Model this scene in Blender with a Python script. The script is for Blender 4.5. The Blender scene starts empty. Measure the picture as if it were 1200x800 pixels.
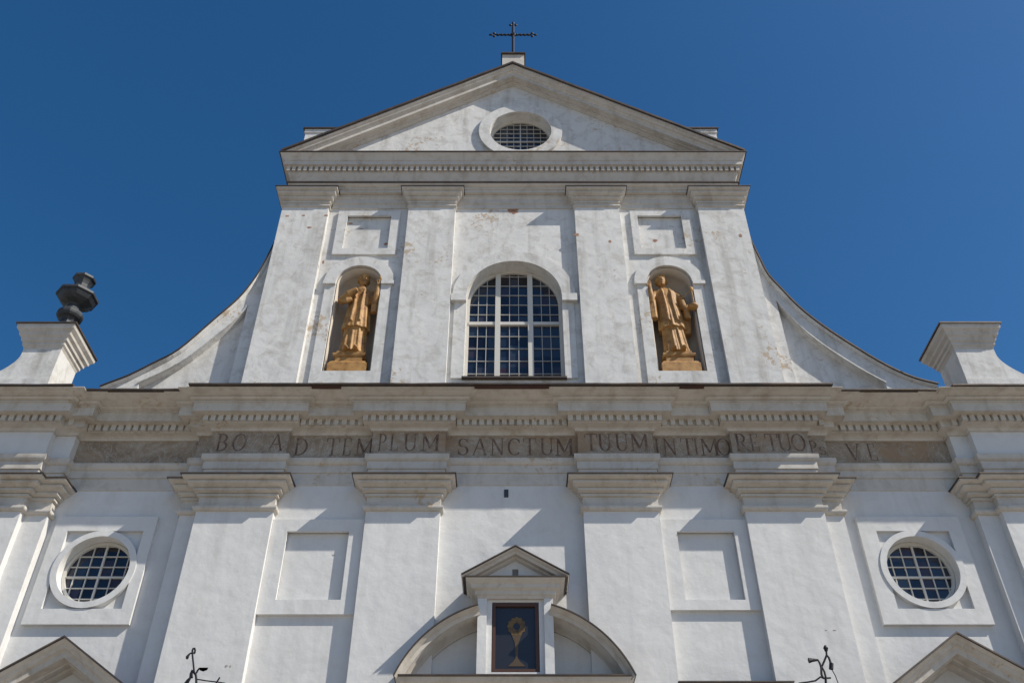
import bpy, bmesh, math, random
from mathutils import Vector, Matrix, noise
from mathutils.geometry import tessellate_polygon
random.seed(7)
R = math.radians
scene = bpy.context.scene
C = scene.collection

# ------------------------------------------------------------------ camera, sky, sun, exposure
EYE = 1.6
PITCH = R(40.0)
FPX = 1091.0                       # focal length in pixels of a 1200 px wide picture
cam_d = bpy.data.cameras.new('camera'); cam = bpy.data.objects.new('camera', cam_d); C.objects.link(cam)
cam.location = (-0.015, 0, EYE); cam.rotation_euler = (R(90) + PITCH, 0, 0)
cam_d.sensor_width = 36; cam_d.lens = FPX / 1200 * 36
cam_d.clip_start = 0.1; cam_d.clip_end = 20000
scene.camera = cam

SUN_DIR = Vector((2.4, -1.0, 2.5)).normalized()       # towards the sun
elev = math.asin(SUN_DIR.z); azim = math.atan2(SUN_DIR.x, SUN_DIR.y)
world = bpy.data.worlds.new('World'); scene.world = world; world.use_nodes = True
nt = world.node_tree
for n in list(nt.nodes): nt.nodes.remove(n)
sky = nt.nodes.new('ShaderNodeTexSky'); sky.sky_type = 'NISHITA'; sky.sun_disc = False
sky.sun_elevation = elev; sky.sun_rotation = azim
sky.altitude = 300; sky.air_density = 1.0; sky.dust_density = 1.0; sky.ozone_density = 4.0
bg = nt.nodes.new('ShaderNodeBackground'); bg.inputs['Strength'].default_value = 0.098
wo = nt.nodes.new('ShaderNodeOutputWorld')
hs = nt.nodes.new('ShaderNodeHueSaturation'); hs.inputs['Saturation'].default_value = 1.28; hs.inputs['Hue'].default_value = 0.498
nt.links.new(sky.outputs[0], hs.inputs['Color']); nt.links.new(hs.outputs[0], bg.inputs[0]); nt.links.new(bg.outputs[0], wo.inputs[0])
sd = bpy.data.lights.new('sun', 'SUN'); sd.energy = 5.0; sd.angle = R(0.53); sd.color = (1.0, 0.93, 0.82)
sun = bpy.data.objects.new('sun', sd); C.objects.link(sun)
sun.rotation_euler = SUN_DIR.to_track_quat('Z', 'Y').to_euler(); sun.location = (30, -20, 50)
scene.view_settings.view_transform = 'Standard'; scene.view_settings.look = 'None'
scene.view_settings.exposure = 0.17; scene.view_settings.gamma = 1; scene.view_settings.use_curve_mapping = False
scene.cycles.max_bounces = 6; scene.cycles.diffuse_bounces = 4

# ------------------------------------------------------------------ materials
def mat(name, col, rough=0.85, metal=0.0, spec=None):
    m = bpy.data.materials.new(name); m.use_nodes = True
    b = m.node_tree.nodes['Principled BSDF']
    b.inputs['Base Color'].default_value = (*col, 1); b.inputs['Roughness'].default_value = rough
    b.inputs['Metallic'].default_value = metal
    if spec is not None: b.inputs['Specular IOR Level'].default_value = spec
    return m
def nd(m, t, **kw):
    n = m.node_tree.nodes.new(t)
    for k, v in kw.items():
        if k in n.inputs: n.inputs[k].default_value = v
        else: setattr(n, k, v)
    return n
def lk(m, a, b): m.node_tree.links.new(a, b)
def ramp(m, fac, stops):
    r = nd(m, 'ShaderNodeValToRGB'); e = r.color_ramp.elements
    while len(e) < len(stops): e.new(0.5)
    for i, (p, c) in enumerate(stops): e[i].position = p; e[i].color = (*c, 1)
    lk(m, fac, r.inputs[0]); return r.outputs[0]
def noise_tex(m, scale, detail=5, rough=0.55, stretch=(1, 1, 1), dist=0.0, off=(0, 0, 0)):
    tc = nd(m, 'ShaderNodeTexCoord'); mp = nd(m, 'ShaderNodeMapping')
    mp.inputs['Scale'].default_value = stretch; mp.inputs['Location'].default_value = off
    lk(m, tc.outputs['Object'], mp.inputs[0])
    n = nd(m, 'ShaderNodeTexNoise', Scale=scale, Detail=detail, Roughness=rough, Distortion=dist)
    lk(m, mp.outputs[0], n.inputs['Vector']); return n.outputs['Fac']
def mix(m, fac, a, b, mode='MIX'):
    n = nd(m, 'ShaderNodeMix'); n.data_type = 'RGBA'; n.blend_type = mode
    if isinstance(fac, (int, float)): n.inputs[0].default_value = fac
    else: lk(m, fac, n.inputs[0])
    for i, v in ((6, a), (7, b)):
        if isinstance(v, tuple): n.inputs[i].default_value = (*v, 1)
        else: lk(m, v, n.inputs[i])
    return n.outputs[2]
def bump(m, h, strength, dist=0.02, prev=None):
    b = nd(m, 'ShaderNodeBump', Strength=strength, Distance=dist); lk(m, h, b.inputs['Height'])
    if prev is not None: lk(m, prev, b.inputs['Normal'])
    lk(m, b.outputs[0], m.node_tree.nodes['Principled BSDF'].inputs['Normal']); return b.outputs[0]

def plaster(name, base, grime, dirt_amt, peel_amt, off=(0, 0, 0)):
    m = mat(name, base, 0.9, spec=0.25); bs = m.node_tree.nodes['Principled BSDF']
    dark = tuple(c * 0.89 for c in base)
    n1 = noise_tex(m, 0.55, 6, 0.6, (1, 1, .8), .4, off)
    c = ramp(m, n1, [(0.3, dark), (0.68, base)])
    n2 = noise_tex(m, 3.2, 6, 0.7, (1, 1, 1), .6, (off[0] + 3, 0, 1))
    g = ramp(m, n2, [(0.48, (0, 0, 0)), (0.78, (dirt_amt,) * 3)])
    c = mix(m, g, c, grime)
    st = noise_tex(m, 2.2, 4, 0.6, (1.6, 1.6, .14), .2, (off[0], 5, 0))
    s = ramp(m, st, [(0.52, (0, 0, 0)), (0.82, (dirt_amt * .8,) * 3)])
    c = mix(m, s, c, tuple(g * .75 for g in grime))
    if peel_amt > 0:
        a = noise_tex(m, 0.8, 2, 0.5, (1, 1, 1), 0, (off[0] + 9, 2, 7)); b = noise_tex(m, 7.0, 5, 0.65, (1, 1, 1), .5, (4, off[0], 3))
        ad = nd(m, 'ShaderNodeMath', operation='MULTIPLY'); lk(m, a, ad.inputs[0]); lk(m, b, ad.inputs[1])
        p = ramp(m, ad.outputs[0], [(0.40 - .05 * peel_amt, (0, 0, 0)), (0.43 - .05 * peel_amt, (.85, .85, .85))])
        c = mix(m, p, c, (0.44, 0.35, 0.25))
    lk(m, c, bs.inputs['Base Color'])
    f = noise_tex(m, 38, 4, 0.6); w = noise_tex(m, 2.6, 3, 0.5)
    b1 = bump(m, w, 0.35, 0.05); bump(m, f, 0.22, 0.006, b1)
    return m
M = {}
M['plaster'] = plaster('painted_plaster', (0.68, 0.68, 0.67), (0.44, 0.42, 0.38), .3, 0)
M['worn'] = plaster('weathered_plaster', (0.68, 0.675, 0.655), (0.32, 0.295, 0.25), .7, .9, (2.3, 0, 0))
M['trim'] = plaster('painted_moulding', (0.58, 0.55, 0.50), (0.33, 0.27, 0.20), .6, .35, (7, 0, 0))
def metal_sheet(name, a, b):
    m = mat(name, a, .6, .35)
    n = noise_tex(m, 2.5, 6, .7, (1, 1, 1), .5)
    lk(m, ramp(m, n, [(.35, a), (.7, b)]), m.node_tree.nodes['Principled BSDF'].inputs['Base Color'])
    bump(m, noise_tex(m, 6, 3), .3, .02); return m
M['flash'] = metal_sheet('weathered_sheet_metal', (0.055, 0.05, 0.05), (0.12, 0.085, 0.06))
M['roof'] = metal_sheet('roof_sheet', (0.08, 0.08, 0.085), (0.14, 0.11, 0.09))
M['zinc'] = metal_sheet('zinc_finial', (0.025, 0.03, 0.036), (0.08, 0.085, 0.09))
M['iron'] = mat('black_iron', (0.02, 0.02, 0.025), .55, .6)
M['brick'] = mat('bare_brick', (0.33, 0.15, 0.09), .9)
lk(M['brick'], ramp(M['brick'], noise_tex(M['brick'], 14, 4), [(.35, (.25, .12, .08)), (.65, (.45, .27, .18))]), M['brick'].node_tree.nodes['Principled BSDF'].inputs['Base Color'])
def marble():
    m = mat('stained_marble', (.3, .28, .25), .75, spec=.3); bs = m.node_tree.nodes['Principled BSDF']
    n = noise_tex(m, 1.1, 7, .7, (1, 1, 1), 1.6); c = ramp(m, n, [(.3, (.20, .15, .105)), (.5, (.31, .25, .185)), (.66, (.39, .345, .285)), (.8, (.48, .46, .42))])
    n2 = noise_tex(m, 2.0, 6, .75, (1, 1, .7), 2.2, (5, 0, 2))
    v = ramp(m, n2, [(.485, (0, 0, 0)), (.5, (.75, .75, .75)), (.515, (0, 0, 0))]); c = mix(m, v, c, (.52, .52, .52))
    n3 = noise_tex(m, .9, 5, .6, (1, 1, 1), 1., (1, 0, 8)); rr = ramp(m, n3, [(.55, (0, 0, 0)), (.66, (.6, .6, .6))])
    c = mix(m, rr, c, (.33, .22, .13)); lk(m, c, bs.inputs['Base Color']); bump(m, noise_tex(m, 20, 4), .25, .01); return m
M['marble'] = marble()
M['letter'] = mat('faded_red_paint', (.12, .07, .05), .9)
lk(M['letter'], ramp(M['letter'], noise_tex(M['letter'], 5, 5, .7), [(.3, (.085, .045, .035)), (.52, (.16, .105, .08)), (.70, (.28, .235, .19))]), M['letter'].node_tree.nodes['Principled BSDF'].inputs['Base Color'])
M['chip'] = mat('chipped_plaster', (.34, .31, .28), .9)
M['niche'] = plaster('niche_limewash', (0.62, 0.55, 0.46), (0.40, 0.34, 0.27), .4, 0, (11, 0, 0))
M['white_wood'] = mat('white_painted_wood', (.58, .56, .51), .6)
M['bar'] = mat('thin_window_bars', (.40, .40, .38), .6)
def glass():
    m = mat('dark_window_glass', (.012, .016, .03), .07, 0, 0.6); bs = m.node_tree.nodes['Principled BSDF']
    tc = nd(m, 'ShaderNodeTexCoord'); mp = nd(m, 'ShaderNodeMapping'); mp.inputs['Scale'].default_value = (4.1, 1, 3.2)
    lk(m, tc.outputs['Object'], mp.inputs[0]); v = nd(m, 'ShaderNodeTexVoronoi', Scale=1.0); v.distance = 'CHEBYCHEV'; v.inputs['Randomness'].default_value = .25
    lk(m, mp.outputs[0], v.inputs['Vector']); sp = nd(m, 'ShaderNodeSeparateColor'); lk(m, v.outputs['Color'], sp.inputs[0])
    lk(m, ramp(m, sp.outputs[0], [(.1, (.006, .007, .014)), (.5, (.012, .02, .04)), (.8, (.03, .045, .07)), (1, (.035, .018, .028))]), bs.inputs['Base Color'])
    bump(m, noise_tex(m, 1.7, 2), .5, .06); return m
M['glass'] = glass()
def gold():
    m = mat('aged_gilding', (.45, .24, .06), .62, .0); bs = m.node_tree.nodes['Principled BSDF']
    n = noise_tex(m, 5, 6, .65); lk(m, ramp(m, n, [(.3, (.12, .06, .024)), (.46, (.33, .17, .05)), (.72, (.50, .29, .10))]), bs.inputs['Base Color'])
    bump(m, noise_tex(m, 16, 5), .5, .02); return m
M['gold'] = gold()
M['stone_gold'] = gold(); M['stone_gold'].name = 'aged_ochre_stone'
for n_ in M['stone_gold'].node_tree.nodes:
    if n_.type == 'BUMP': n_.inputs['Strength'].default_value = .15
M['canvas'] = mat('dark_varnished_picture', (.028, .028, .034), .22)
M['canvas_gold'] = mat('golden_paint', (.42, .24, .04), .5)
lk(M['canvas_gold'], ramp(M['canvas_gold'], noise_tex(M['canvas_gold'], 9, 5, .7), [(.35, (.06, .035, .018)), (.7, (.20, .12, .03))]), M['canvas_gold'].node_tree.nodes['Principled BSDF'].inputs['Base Color'])
M['dark_wood'] = mat('dark_brown_wood', (.07, .03, .018), .55)
def paving():
    m = mat('pale_paving', (.40, .36, .31), .9); bs = m.node_tree.nodes['Principled BSDF']
    tc = nd(m, 'ShaderNodeTexCoord'); b = nd(m, 'ShaderNodeTexBrick', Scale=1.2); b.inputs['Color1'].default_value = (.33, .29, .24, 1)
    b.inputs['Color2'].default_value = (.28, .25, .21, 1); b.inputs['Mortar'].default_value = (.2, .18, .16, 1); b.inputs['Mortar Size'].default_value = .012
    lk(m, tc.outputs['Object'], b.inputs['Vector']); lk(m, b.outputs['Color'], bs.inputs['Base Color']); return m
M['paving'] = paving()

# ------------------------------------------------------------------ helpers
WORLD = {}
def tag(o, label=None, cat=None, group=None, kind=None):
    for k, v in (('label', label), ('category', cat), ('group', group), ('kind', kind)):
        if v: o[k] = v
    return o
def empty(name, loc, label, cat, group=None):
    o = bpy.data.objects.new(name, None); C.objects.link(o); o.location = loc; o.empty_display_size = .3
    WORLD[o] = Vector(loc); return tag(o, label, cat, group)
def obj(name, bm, m, parent=None, smooth=False, rel=True, normals=True, origin=None):
    """link a bmesh (built with heights measured from eye level) as one mesh object"""
    if normals: bmesh.ops.recalc_face_normals(bm, faces=bm.faces)
    if rel: bmesh.ops.translate(bm, verts=bm.verts, vec=(0, 0, EYE))
    w = WORLD.get(parent, Vector((0, 0, 0)))
    own = Vector(origin) if origin is not None else w
    bmesh.ops.translate(bm, verts=bm.verts, vec=-own)
    me = bpy.data.meshes.new(name); bm.to_mesh(me); bm.free()
    if m is not None: me.materials.append(m)
    if smooth:
        for p in me.polygons: p.use_smooth = True
    o = bpy.data.objects.new(name, me); C.objects.link(o)
    o.parent = parent; o.location = own - w; WORLD[o] = own
    return o
def autosmooth(o, ang=35):
    me = o.data
    for p in me.polygons: p.use_smooth = True
    bm = bmesh.new(); bm.from_mesh(me)
    for e in bm.edges:
        e.smooth = not (len(e.link_faces) == 2 and e.calc_face_angle(0) > R(ang))
    bm.to_mesh(me); bm.free(); return o
def hz(py, Y):          # height above the eye of something seen at picture row py at distance Y
    v = 400 - py
    return (FPX * math.sin(PITCH) + v * math.cos(PITCH)) / (FPX * math.cos(PITCH) - v * math.sin(PITCH)) * Y
def hx(px, py, Y):
    v = 400 - py
    return (px - 601) / (FPX * math.cos(PITCH) - v * math.sin(PITCH)) * Y
def box(bm, x0, x1, y0, y1, z0, z1):
    vs = [bm.verts.new((x, y, z)) for x in (x0, x1) for y in (y0, y1) for z in (z0, z1)]
    for f in ((0, 1, 3, 2), (4, 6, 7, 5), (0, 4, 5, 1), (2, 3, 7, 6), (0, 2, 6, 4), (1, 5, 7, 3)):
        bm.faces.new([vs[i] for i in f])
def B(*a):
    bm = bmesh.new(); box(bm, *a); return bm
def plate(bm, outer, holes, y0, y1):
    """polygon in XZ with holes, given a thickness from y0 (front) to y1 (back)"""
    loops = [outer] + list(holes)
    flat = [p for l in loops for p in l]
    tris = tessellate_polygon([[Vector((p[0], p[1], 0)) for p in l] for l in loops])
    fr = [bm.verts.new((p[0], y0, p[1])) for p in flat]; bk = [bm.verts.new((p[0], y1, p[1])) for p in flat]
    for t in tris:
        try: bm.faces.new([fr[i] for i in t]); bm.faces.new([bk[i] for i in reversed(t)])
        except ValueError: pass
    k = 0
    for l in loops:
        n = len(l)
        for i in range(n):
            a, b = k + i, k + (i + 1) % n
            bm.faces.new((fr[a], fr[b], bk[b], bk[a]))
        k += n
def rect(x0, x1, z0, z1): return [(x0, z0), (x1, z0), (x1, z1), (x0, z1)]
def circ(cx, cz, r, n=64, a0=0, a1=360):
    full = abs(a1 - a0) >= 360; m = n if full else n + 1
    return [(cx + r * math.cos(R(a0 + (a1 - a0) * i / n)), cz + r * math.sin(R(a0 + (a1 - a0) * i / n))) for i in range(m)]
def arch(cx, z0, zs, r, n=32):          # opening with a round head
    return [(cx - r, z0), (cx + r, z0)] + circ(cx, zs, r, n, 0, 180)
def sweep(bm, path, prof, cap=True, close_prof=True, normal_sign=1):
    """prof = [(outward, z)...] carried along a plan polyline with mitred corners"""
    n = len(path); dirs = []
    for i in range(n - 1):
        d = Vector((path[i + 1][0] - path[i][0], path[i + 1][1] - path[i][1])).normalized(); dirs.append(Vector((d.y, -d.x)) * normal_sign)
    rings = []
    for i in range(n):
        if i == 0: nv = dirs[0]
        elif i == n - 1: nv = dirs[-1]
        else: nv = (dirs[i - 1] + dirs[i]) / (1 + dirs[i - 1].dot(dirs[i]))
        rings.append([bm.verts.new((path[i][0] + nv.x * o, path[i][1] + nv.y * o, z)) for o, z in prof])
    m = len(prof)
    for i in range(n - 1):
        for j in range(m if close_prof else m - 1):
            k = (j + 1) % m
            bm.faces.new((rings[i][j], rings[i + 1][j], rings[i + 1][k], rings[i][k]))
    if cap and close_prof:
        bm.faces.new(list(reversed(rings[0]))); bm.faces.new(rings[-1])
def sweep_xz(bm, path, prof, cap=True):
    """prof = [(outward in the XZ plane, y)...] carried along a polyline of (x, z) with mitres"""
    n = len(path); dirs = []
    for i in range(n - 1):
        d = Vector((path[i + 1][0] - path[i][0], path[i + 1][1] - path[i][1])).normalized(); dirs.append(Vector((-d.y, d.x)))
    rings = []
    for i in range(n):
        if i == 0: nv = dirs[0]
        elif i == n - 1: nv = dirs[-1]
        else: nv = (dirs[i - 1] + dirs[i]) / (1 + dirs[i - 1].dot(dirs[i]))
        rings.append([bm.verts.new((path[i][0] + nv.x * o, y, path[i][1] + nv.y * o)) for o, y in prof])
    m = len(prof)
    for i in range(n - 1):
        for j in range(m):
            k = (j + 1) % m
            bm.faces.new((rings[i][j], rings[i + 1][j], rings[i + 1][k], rings[i][k]))
    if cap: bm.faces.new(list(reversed(rings[0]))); bm.faces.new(rings[-1])
def lathe(bm, cx, cy, prof, n=24, rot=0, sx=1, sy=1):
    rings = []
    for r, z in prof:
        rings.append([bm.verts.new((cx + sx * r * math.cos(2 * math.pi * i / n + rot), cy + sy * r * math.sin(2 * math.pi * i / n + rot), z)) for i in range(n)])
    for a, b in zip(rings, rings[1:]):
        for i in range(n):
            j = (i + 1) % n; bm.faces.new((a[i], a[j], b[j], b[i]))
    bm.faces.new(list(reversed(rings[0]))); bm.faces.new(rings[-1])
def tube(bm, pts, radii, n=8):
    pts = [Vector(p) for p in pts]
    if isinstance(radii, (int, float)): radii = [radii] * len(pts)
    rings = []; up = Vector((0.13, 0.9, .31)).normalized()
    for i, p in enumerate(pts):
        t = (pts[min(i + 1, len(pts) - 1)] - pts[max(i - 1, 0)]).normalized()
        u = t.cross(up); u = u.normalized() if u.length > 1e-4 else Vector((1, 0, 0)); w = t.cross(u).normalized()
        rings.append([bm.verts.new(p + (u * math.cos(2 * math.pi * k / n) + w * math.sin(2 * math.pi * k / n)) * radii[i]) for k in range(n)])
    for a, b in zip(rings, rings[1:]):
        for i in range(n):
            j = (i + 1) % n; bm.faces.new((a[i], a[j], b[j], b[i]))
    bm.faces.new(list(reversed(rings[0]))); bm.faces.new(rings[-1])
def ball(bm, c, r, sx=1, sy=1, sz=1, seg=16):
    g = bmesh.ops.create_uvsphere(bm, u_segments=seg, v_segments=max(6, seg // 2 + 2), radius=1)
    for v in g['verts']: v.co = Vector((v.co.x * r * sx + c[0], v.co.y * r * sy + c[1], v.co.z * r * sz + c[2]))

# ------------------------------------------------------------------ setting: ground
bm = bmesh.new(); s = 4000
bm.faces.new([bm.verts.new(p) for p in ((-s, -s, 0), (s, -s, 0), (s, s, 0), (-s, s, 0))])
tag(obj('ground', bm, M['paving'], None, rel=False), kind='structure')

# ------------------------------------------------------------------ the church
Y0 = 16.0                                     # main wall plane of the lower storey
church = empty('church', (0, Y0, 0), 'white plastered baroque church front with gable, pilasters and gilded Latin frieze under blue sky', 'church')
church['label'] = 'white plastered church front with tall gable, pilasters and Latin inscription along its frieze'
P, W, U = M['plaster'], M['worn'], M['trim']
G0 = -EYE                                      # ground level in eye-relative heights

# --- lower storey walls: middle block, outer bays set back, corner piers
YP, YM, YB = 15.84, 16.0, 16.2
bm = bmesh.new()
PANELS_LOW = [(-4.30, -3.12), (3.13, 4.22)]; zr0, zr1 = hz(702, 15.92), hz(622, 15.92)
holes = [rect(a, b, zr0, zr1) for a, b in PANELS_LOW]
plate(bm, rect(-6.46, 6.42, G0, 10.9), holes, YM, 16.6)
obj('wall', bm, P, church)
bm = bmesh.new()
for a, b in PANELS_LOW: box(bm, a - .05, b + .05, YM + .028, YM + .2, zr0 - .05, zr1 + .05)
bm.free()
for a, b in PANELS_LOW:
    obj('recessed_panel', B(a - .05, b + .05, YM + .03, YM + .25, zr0 - .05, zr1 + .05), P, church)
OCULI = [(-7.865, 7.97, -8.87, -6.92, -8.60, -7.13), (7.70, 7.97, 6.69, 8.69, 7.02, 8.42)]
for sgn, (ox, oz, *_r) in zip((-1, 1), OCULI):
    bm = bmesh.new(); a, b = (-9.15, -6.44) if sgn < 0 else (6.40, 9.15)
    plate(bm, rect(a, b, G0, 11.5), [circ(ox, oz, .668)], YB, 16.62); obj('wall', bm, P, church)
for s in (-1, 1):
    x = sorted((s * 9.02, s * 11.6)); obj('wall', B(x[0], x[1], YM, 17.6, G0, 11.5), P, church)

# --- pilasters of the lower storey with their capitals
CAP_LOW = [(0, 9.02), (.04, 9.03), (.07, 9.06), (.075, 9.09), (.07, 9.12), (.03, 9.14), (.004, 9.15), (.004, 9.33), (.05, 9.34), (.05, 9.385), (.025, 9.39), (.03, 9.40), (.075, 9.405), (.10, 9.425), (.12, 9.43),
           (.12, 9.475), (.10, 9.48), (.11, 9.49), (.2, 9.53), (.23, 9.54), (.23, 9.585), (.20, 9.588), (.21, 9.60), (.30, 9.62), (.33, 9.63), (.33, 9.66), (-.05, 9.66), (-.05, 9.02)]
def squeeze(bm, path, k):
    """side overhang a little smaller than the overhang towards the square"""
    a, b = min(p[0] for p in path), max(p[0] for p in path)
    for v in bm.verts:
        if v.co.x < a: v.co.x = a + (v.co.x - a) * k
        elif v.co.x > b: v.co.x = b + (v.co.x - b) * k
    return bm
def slab_prof(o, z, t=.024): return [(-.06, z), (o, z), (o, z + t), (-.06, z + t)]
def pilaster(x0, x1, yf, yb, z0, z1, capprof, fo, fz, m, label=None, base=True, extra=None):
    p = obj('pilaster', B(x0, x1, yf, yb + .1, z0, z1), m, church)
    if label: p['label'] = label
    path = extra or [(x0, yb + .02), (x0, yf), (x1, yf), (x1, yb + .02)]
    bm = bmesh.new(); sweep(bm, path, capprof); squeeze(bm, path, .84); autosmooth(obj('capital', bm, U, p), 50)
    bm = bmesh.new(); sweep(bm, path, slab_prof(fo, fz)); squeeze(bm, path, .84); obj('flashing', bm, M['flash'], p)
    if base:
        bm = bmesh.new(); bp = [(-.05, G0), (.22, G0), (.22, G0 + .9), (.14, G0 + .95), (.14, G0 + 1.1), (.05, G0 + 1.2), (-.05, G0 + 1.22)]
        sweep(bm, path, bp); obj('base', bm, P, p)
    return p
# inner pair
for x0, x1 in ((-2.83, -1.40), (1.36, 2.82)):
    pilaster(x0, x1, YP, YM, G0, 9.66, CAP_LOW, .36, 9.661, P)
# outer pair, each with a strip of the middle block showing beyond
pilaster(-6.10, -4.61, YP, YM, G0, 9.66, CAP_LOW, .36, 9.661, P, extra=[(-6.46, YB + .02), (-6.46, YM), (-6.10, YM), (-6.10, YP), (-4.61, YP), (-4.61, YM + .02)])
pilaster(4.48, 6.00, YP, YM, G0, 9.66, CAP_LOW, .36, 9.661, P, extra=[(4.48, YM + .02), (4.48, YP), (6.00, YP), (6.00, YM), (6.42, YM), (6.42, YB + .02)])
# corner piers
pilaster(-11.2, -9.47, YP, YM, G0, 9.66, CAP_LOW, .36, 9.661, P, extra=[(-11.6, 17.5), (-11.6, YM), (-11.2, YM), (-11.2, YP), (-9.47, YP), (-9.47, YM), (-9.02, YM), (-9.02, YB + .02)])
pilaster(9.42, 11.1, YP, YM, G0, 9.66, CAP_LOW, .36, 9.661, P, extra=[(9.02, YB + .02), (9.02, YM), (9.42, YM), (9.42, YP), (11.1, YP), (11.1, YM), (11.6, YM), (11.6, 17.5)])

# --- main entablature following every projection in plan
e = .03
PATH = [(-11.6, 17.6), (-11.6, YM), (-11.2 - e, YM), (-11.2 - e, YP), (-9.47 + e, YP), (-9.47 + e, YM), (-9.02, YM), (-9.02, YB),
        (-6.46, YB), (-6.46, YM), (-6.10 - e, YM), (-6.10 - e, YP), (-4.61 + e, YP), (-4.61 + e, YM), (-2.83 - e, YM), (-2.83 - e, YP), (-1.40 + e, YP), (-1.40 + e, YM),
        (1.36 - e, YM), (1.36 - e, YP), (2.82 + e, YP), (2.82 + e, YM), (4.48 - e, YM), (4.48 - e, YP), (6.00 + e, YP), (6.00 + e, YM), (6.42, YM), (6.42, YB),
        (9.02, YB), (9.02, YM), (9.42 - e, YM), (9.42 - e, YP), (11.1 + e, YP), (11.1 + e, YM), (11.6, YM), (11.6, 17.6)]
ARCH = [(-.1, 9.69), (.02, 9.69), (.02, 9.96), (.045, 9.965), (.045, 10.13), (.06, 10.14), (.10, 10.19), (.10, 10.285), (.06, 10.30), (-.1, 10.30)]
bm = bmesh.new(); sweep(bm, PATH, ARCH); autosmooth(obj('architrave', bm, U, church), 50)
FR = [(-.1, 10.303), (.004, 10.303), (.004, 10.90), (-.1, 10.90)]
frieze_white = []
bm = bmesh.new(); sweep(bm, PATH[:8], FR); obj('frieze', bm, P, church)
bm = bmesh.new(); sweep(bm, PATH[28:], FR); obj('frieze', bm, P, church)
bm = bmesh.new(); sweep(bm, PATH[7:29], FR)
frieze = obj('marble_frieze', bm, M['marble'], church)
CORN = [(-.1, 10.866), (.045, 10.866), (.05, 10.89), (.06, 10.90), (.08, 10.93), (.13, 10.95), (.185, 10.965), (.2, 10.97), (.2, 11.13), (.385, 11.13), (.385, 11.118), (.40, 11.118), (.40, 11.325), (.43, 11.328), (.43, 11.352), (.412, 11.355), (.425, 11.37), (.465, 11.38), (.495, 11.40), (.497, 11.415), (.475, 11.418), (.495, 11.428), (.55, 11.443), (.61, 11.465), (.62, 11.472), (.655, 11.475), (.655, 11.49), (.70, 11.493), (.70, 11.505), (-.1, 11.505)]
bm = bmesh.new(); sweep(bm, PATH, CORN); autosmooth(obj('cornice', bm, U, church), 50)
def comb(x0, n, st, wid, y0, y1, z0, z1, strip):
    """a run of dentils cut as one piece under a continuous strip"""
    pts = []
    for i in range(n):
        x = x0 + st * i; pts += [(x, z0), (x + wid, z0)]
        if i < n - 1: pts += [(x + wid, z1), (x + st, z1)]
    pts += [(x0 + st * (n - 1) + wid, z1 + strip), (x0, z1 + strip)]
    bm = bmesh.new(); plate(bm, pts, [], y0, y1); return bm
off = .2
for (a, b), (c, d) in zip(PATH, PATH[1:]):
    if abs(b - d) > 1e-6: continue
    if b < 15.9: x0 = a - off; x1 = c + off; n = round((x1 - x0) / .155)
    elif c - a > .8: x0 = a + (.12 if a in (-4.61 + e, -1.40 + e, 2.82 + e) or a > 6.3 or True else 0); x1 = c - .12; n = int((x1 - x0) / .155)
    else: x0 = a + .02; x1 = c - .02; n = max(2, int((x1 - x0) / .155))
    if b > 15.9 and c - a > .8: x0 = a + off + .02; x1 = c - off - .02; n = max(2, round((x1 - x0) / .155))
    st = (x1 - x0 - .10) / (n - 1)
    obj('dentil_course', comb(x0, n, st, .10, b - off - .065, b - off + .01, 10.985, 11.118, .014), U, church)
# sheet-metal covering on top of the cornice: straight over the middle block
bm = bmesh.new()
def wavy_slab(bm, x0, x1, yf, yb, z, t, amp=.008, n=60):
    pr = []
    for i in range(n + 1):
        x = x0 + (x1 - x0) * i / n; dz = amp * noise.noise((x * 1.3, yf, 3)); dy = amp * 1.5 * noise.noise((x * 2.1, 7, yf))
        pr.append([bm.verts.new(v) for v in ((x, yf + dy, z + dz), (x, yf + dy, z + t + dz), (x, yb, z + t + .08), (x, yb, z + .03))])
    for a, b in zip(pr, pr[1:]):
        for j in range(4): bm.faces.new((a[j], b[j], b[(j + 1) % 4], a[(j + 1) % 4]))
    bm.faces.new(list(reversed(pr[0]))); bm.faces.new(pr[-1])
wavy_slab(bm, -6.60, 6.52, 15.06, 16.45, 11.510, .030)
wavy_slab(bm, -8.95, -6.61, 15.25, 16.6, 11.510, .030, n=16); wavy_slab(bm, 6.53, 8.95, 15.25, 16.6, 11.510, .030, n=16)
wavy_slab(bm, -12.25, -8.96, 15.09, 17.6, 11.511, .030, n=16); wavy_slab(bm, 8.96, 12.25, 15.09, 17.6, 11.511, .030, n=16)
obj('cornice_flashing', bm, M['flash'], church)
# sloping plaster cove under the straight covering
for x0, x1, ya, yb in ((-6.42, 6.36, 15.61, 15.20), (-8.85, -6.66, 15.80, 15.33), (6.58, 8.85, 15.80, 15.33)):
    bm = bmesh.new(); sec = [(ya, 11.342), (ya - .03, 11.385), (ya - .04, 11.39), (ya - .10, 11.425), (ya - .12, 11.43), (yb + .16, 11.455), (yb + .14, 11.465), (yb + .03, 11.485), (yb, 11.49), (yb, 11.504), (16.05, 11.504), (16.05, 11.342)]
    l = [bm.verts.new((x0, y, z)) for y, z in sec]; r = [bm.verts.new((x1, y, z)) for y, z in sec]
    for i in range(len(sec)): bm.faces.new((l[i], r[i], r[(i + 1) % len(sec)], l[(i + 1) % len(sec)]))
    bm.faces.new(l); bm.faces.new(list(reversed(r))); autosmooth(obj('cornice_cove', bm, U, church), 50)
for a, b in ((-.78, .74), (-4.1, -3.5), (3.4, 3.9)):
    obj('soffit_board', B(a, b, 15.10, 15.19, 11.478, 11.509), M['dark_wood'], church)['label'] = 'bare brown board under the cornice edge'

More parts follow.
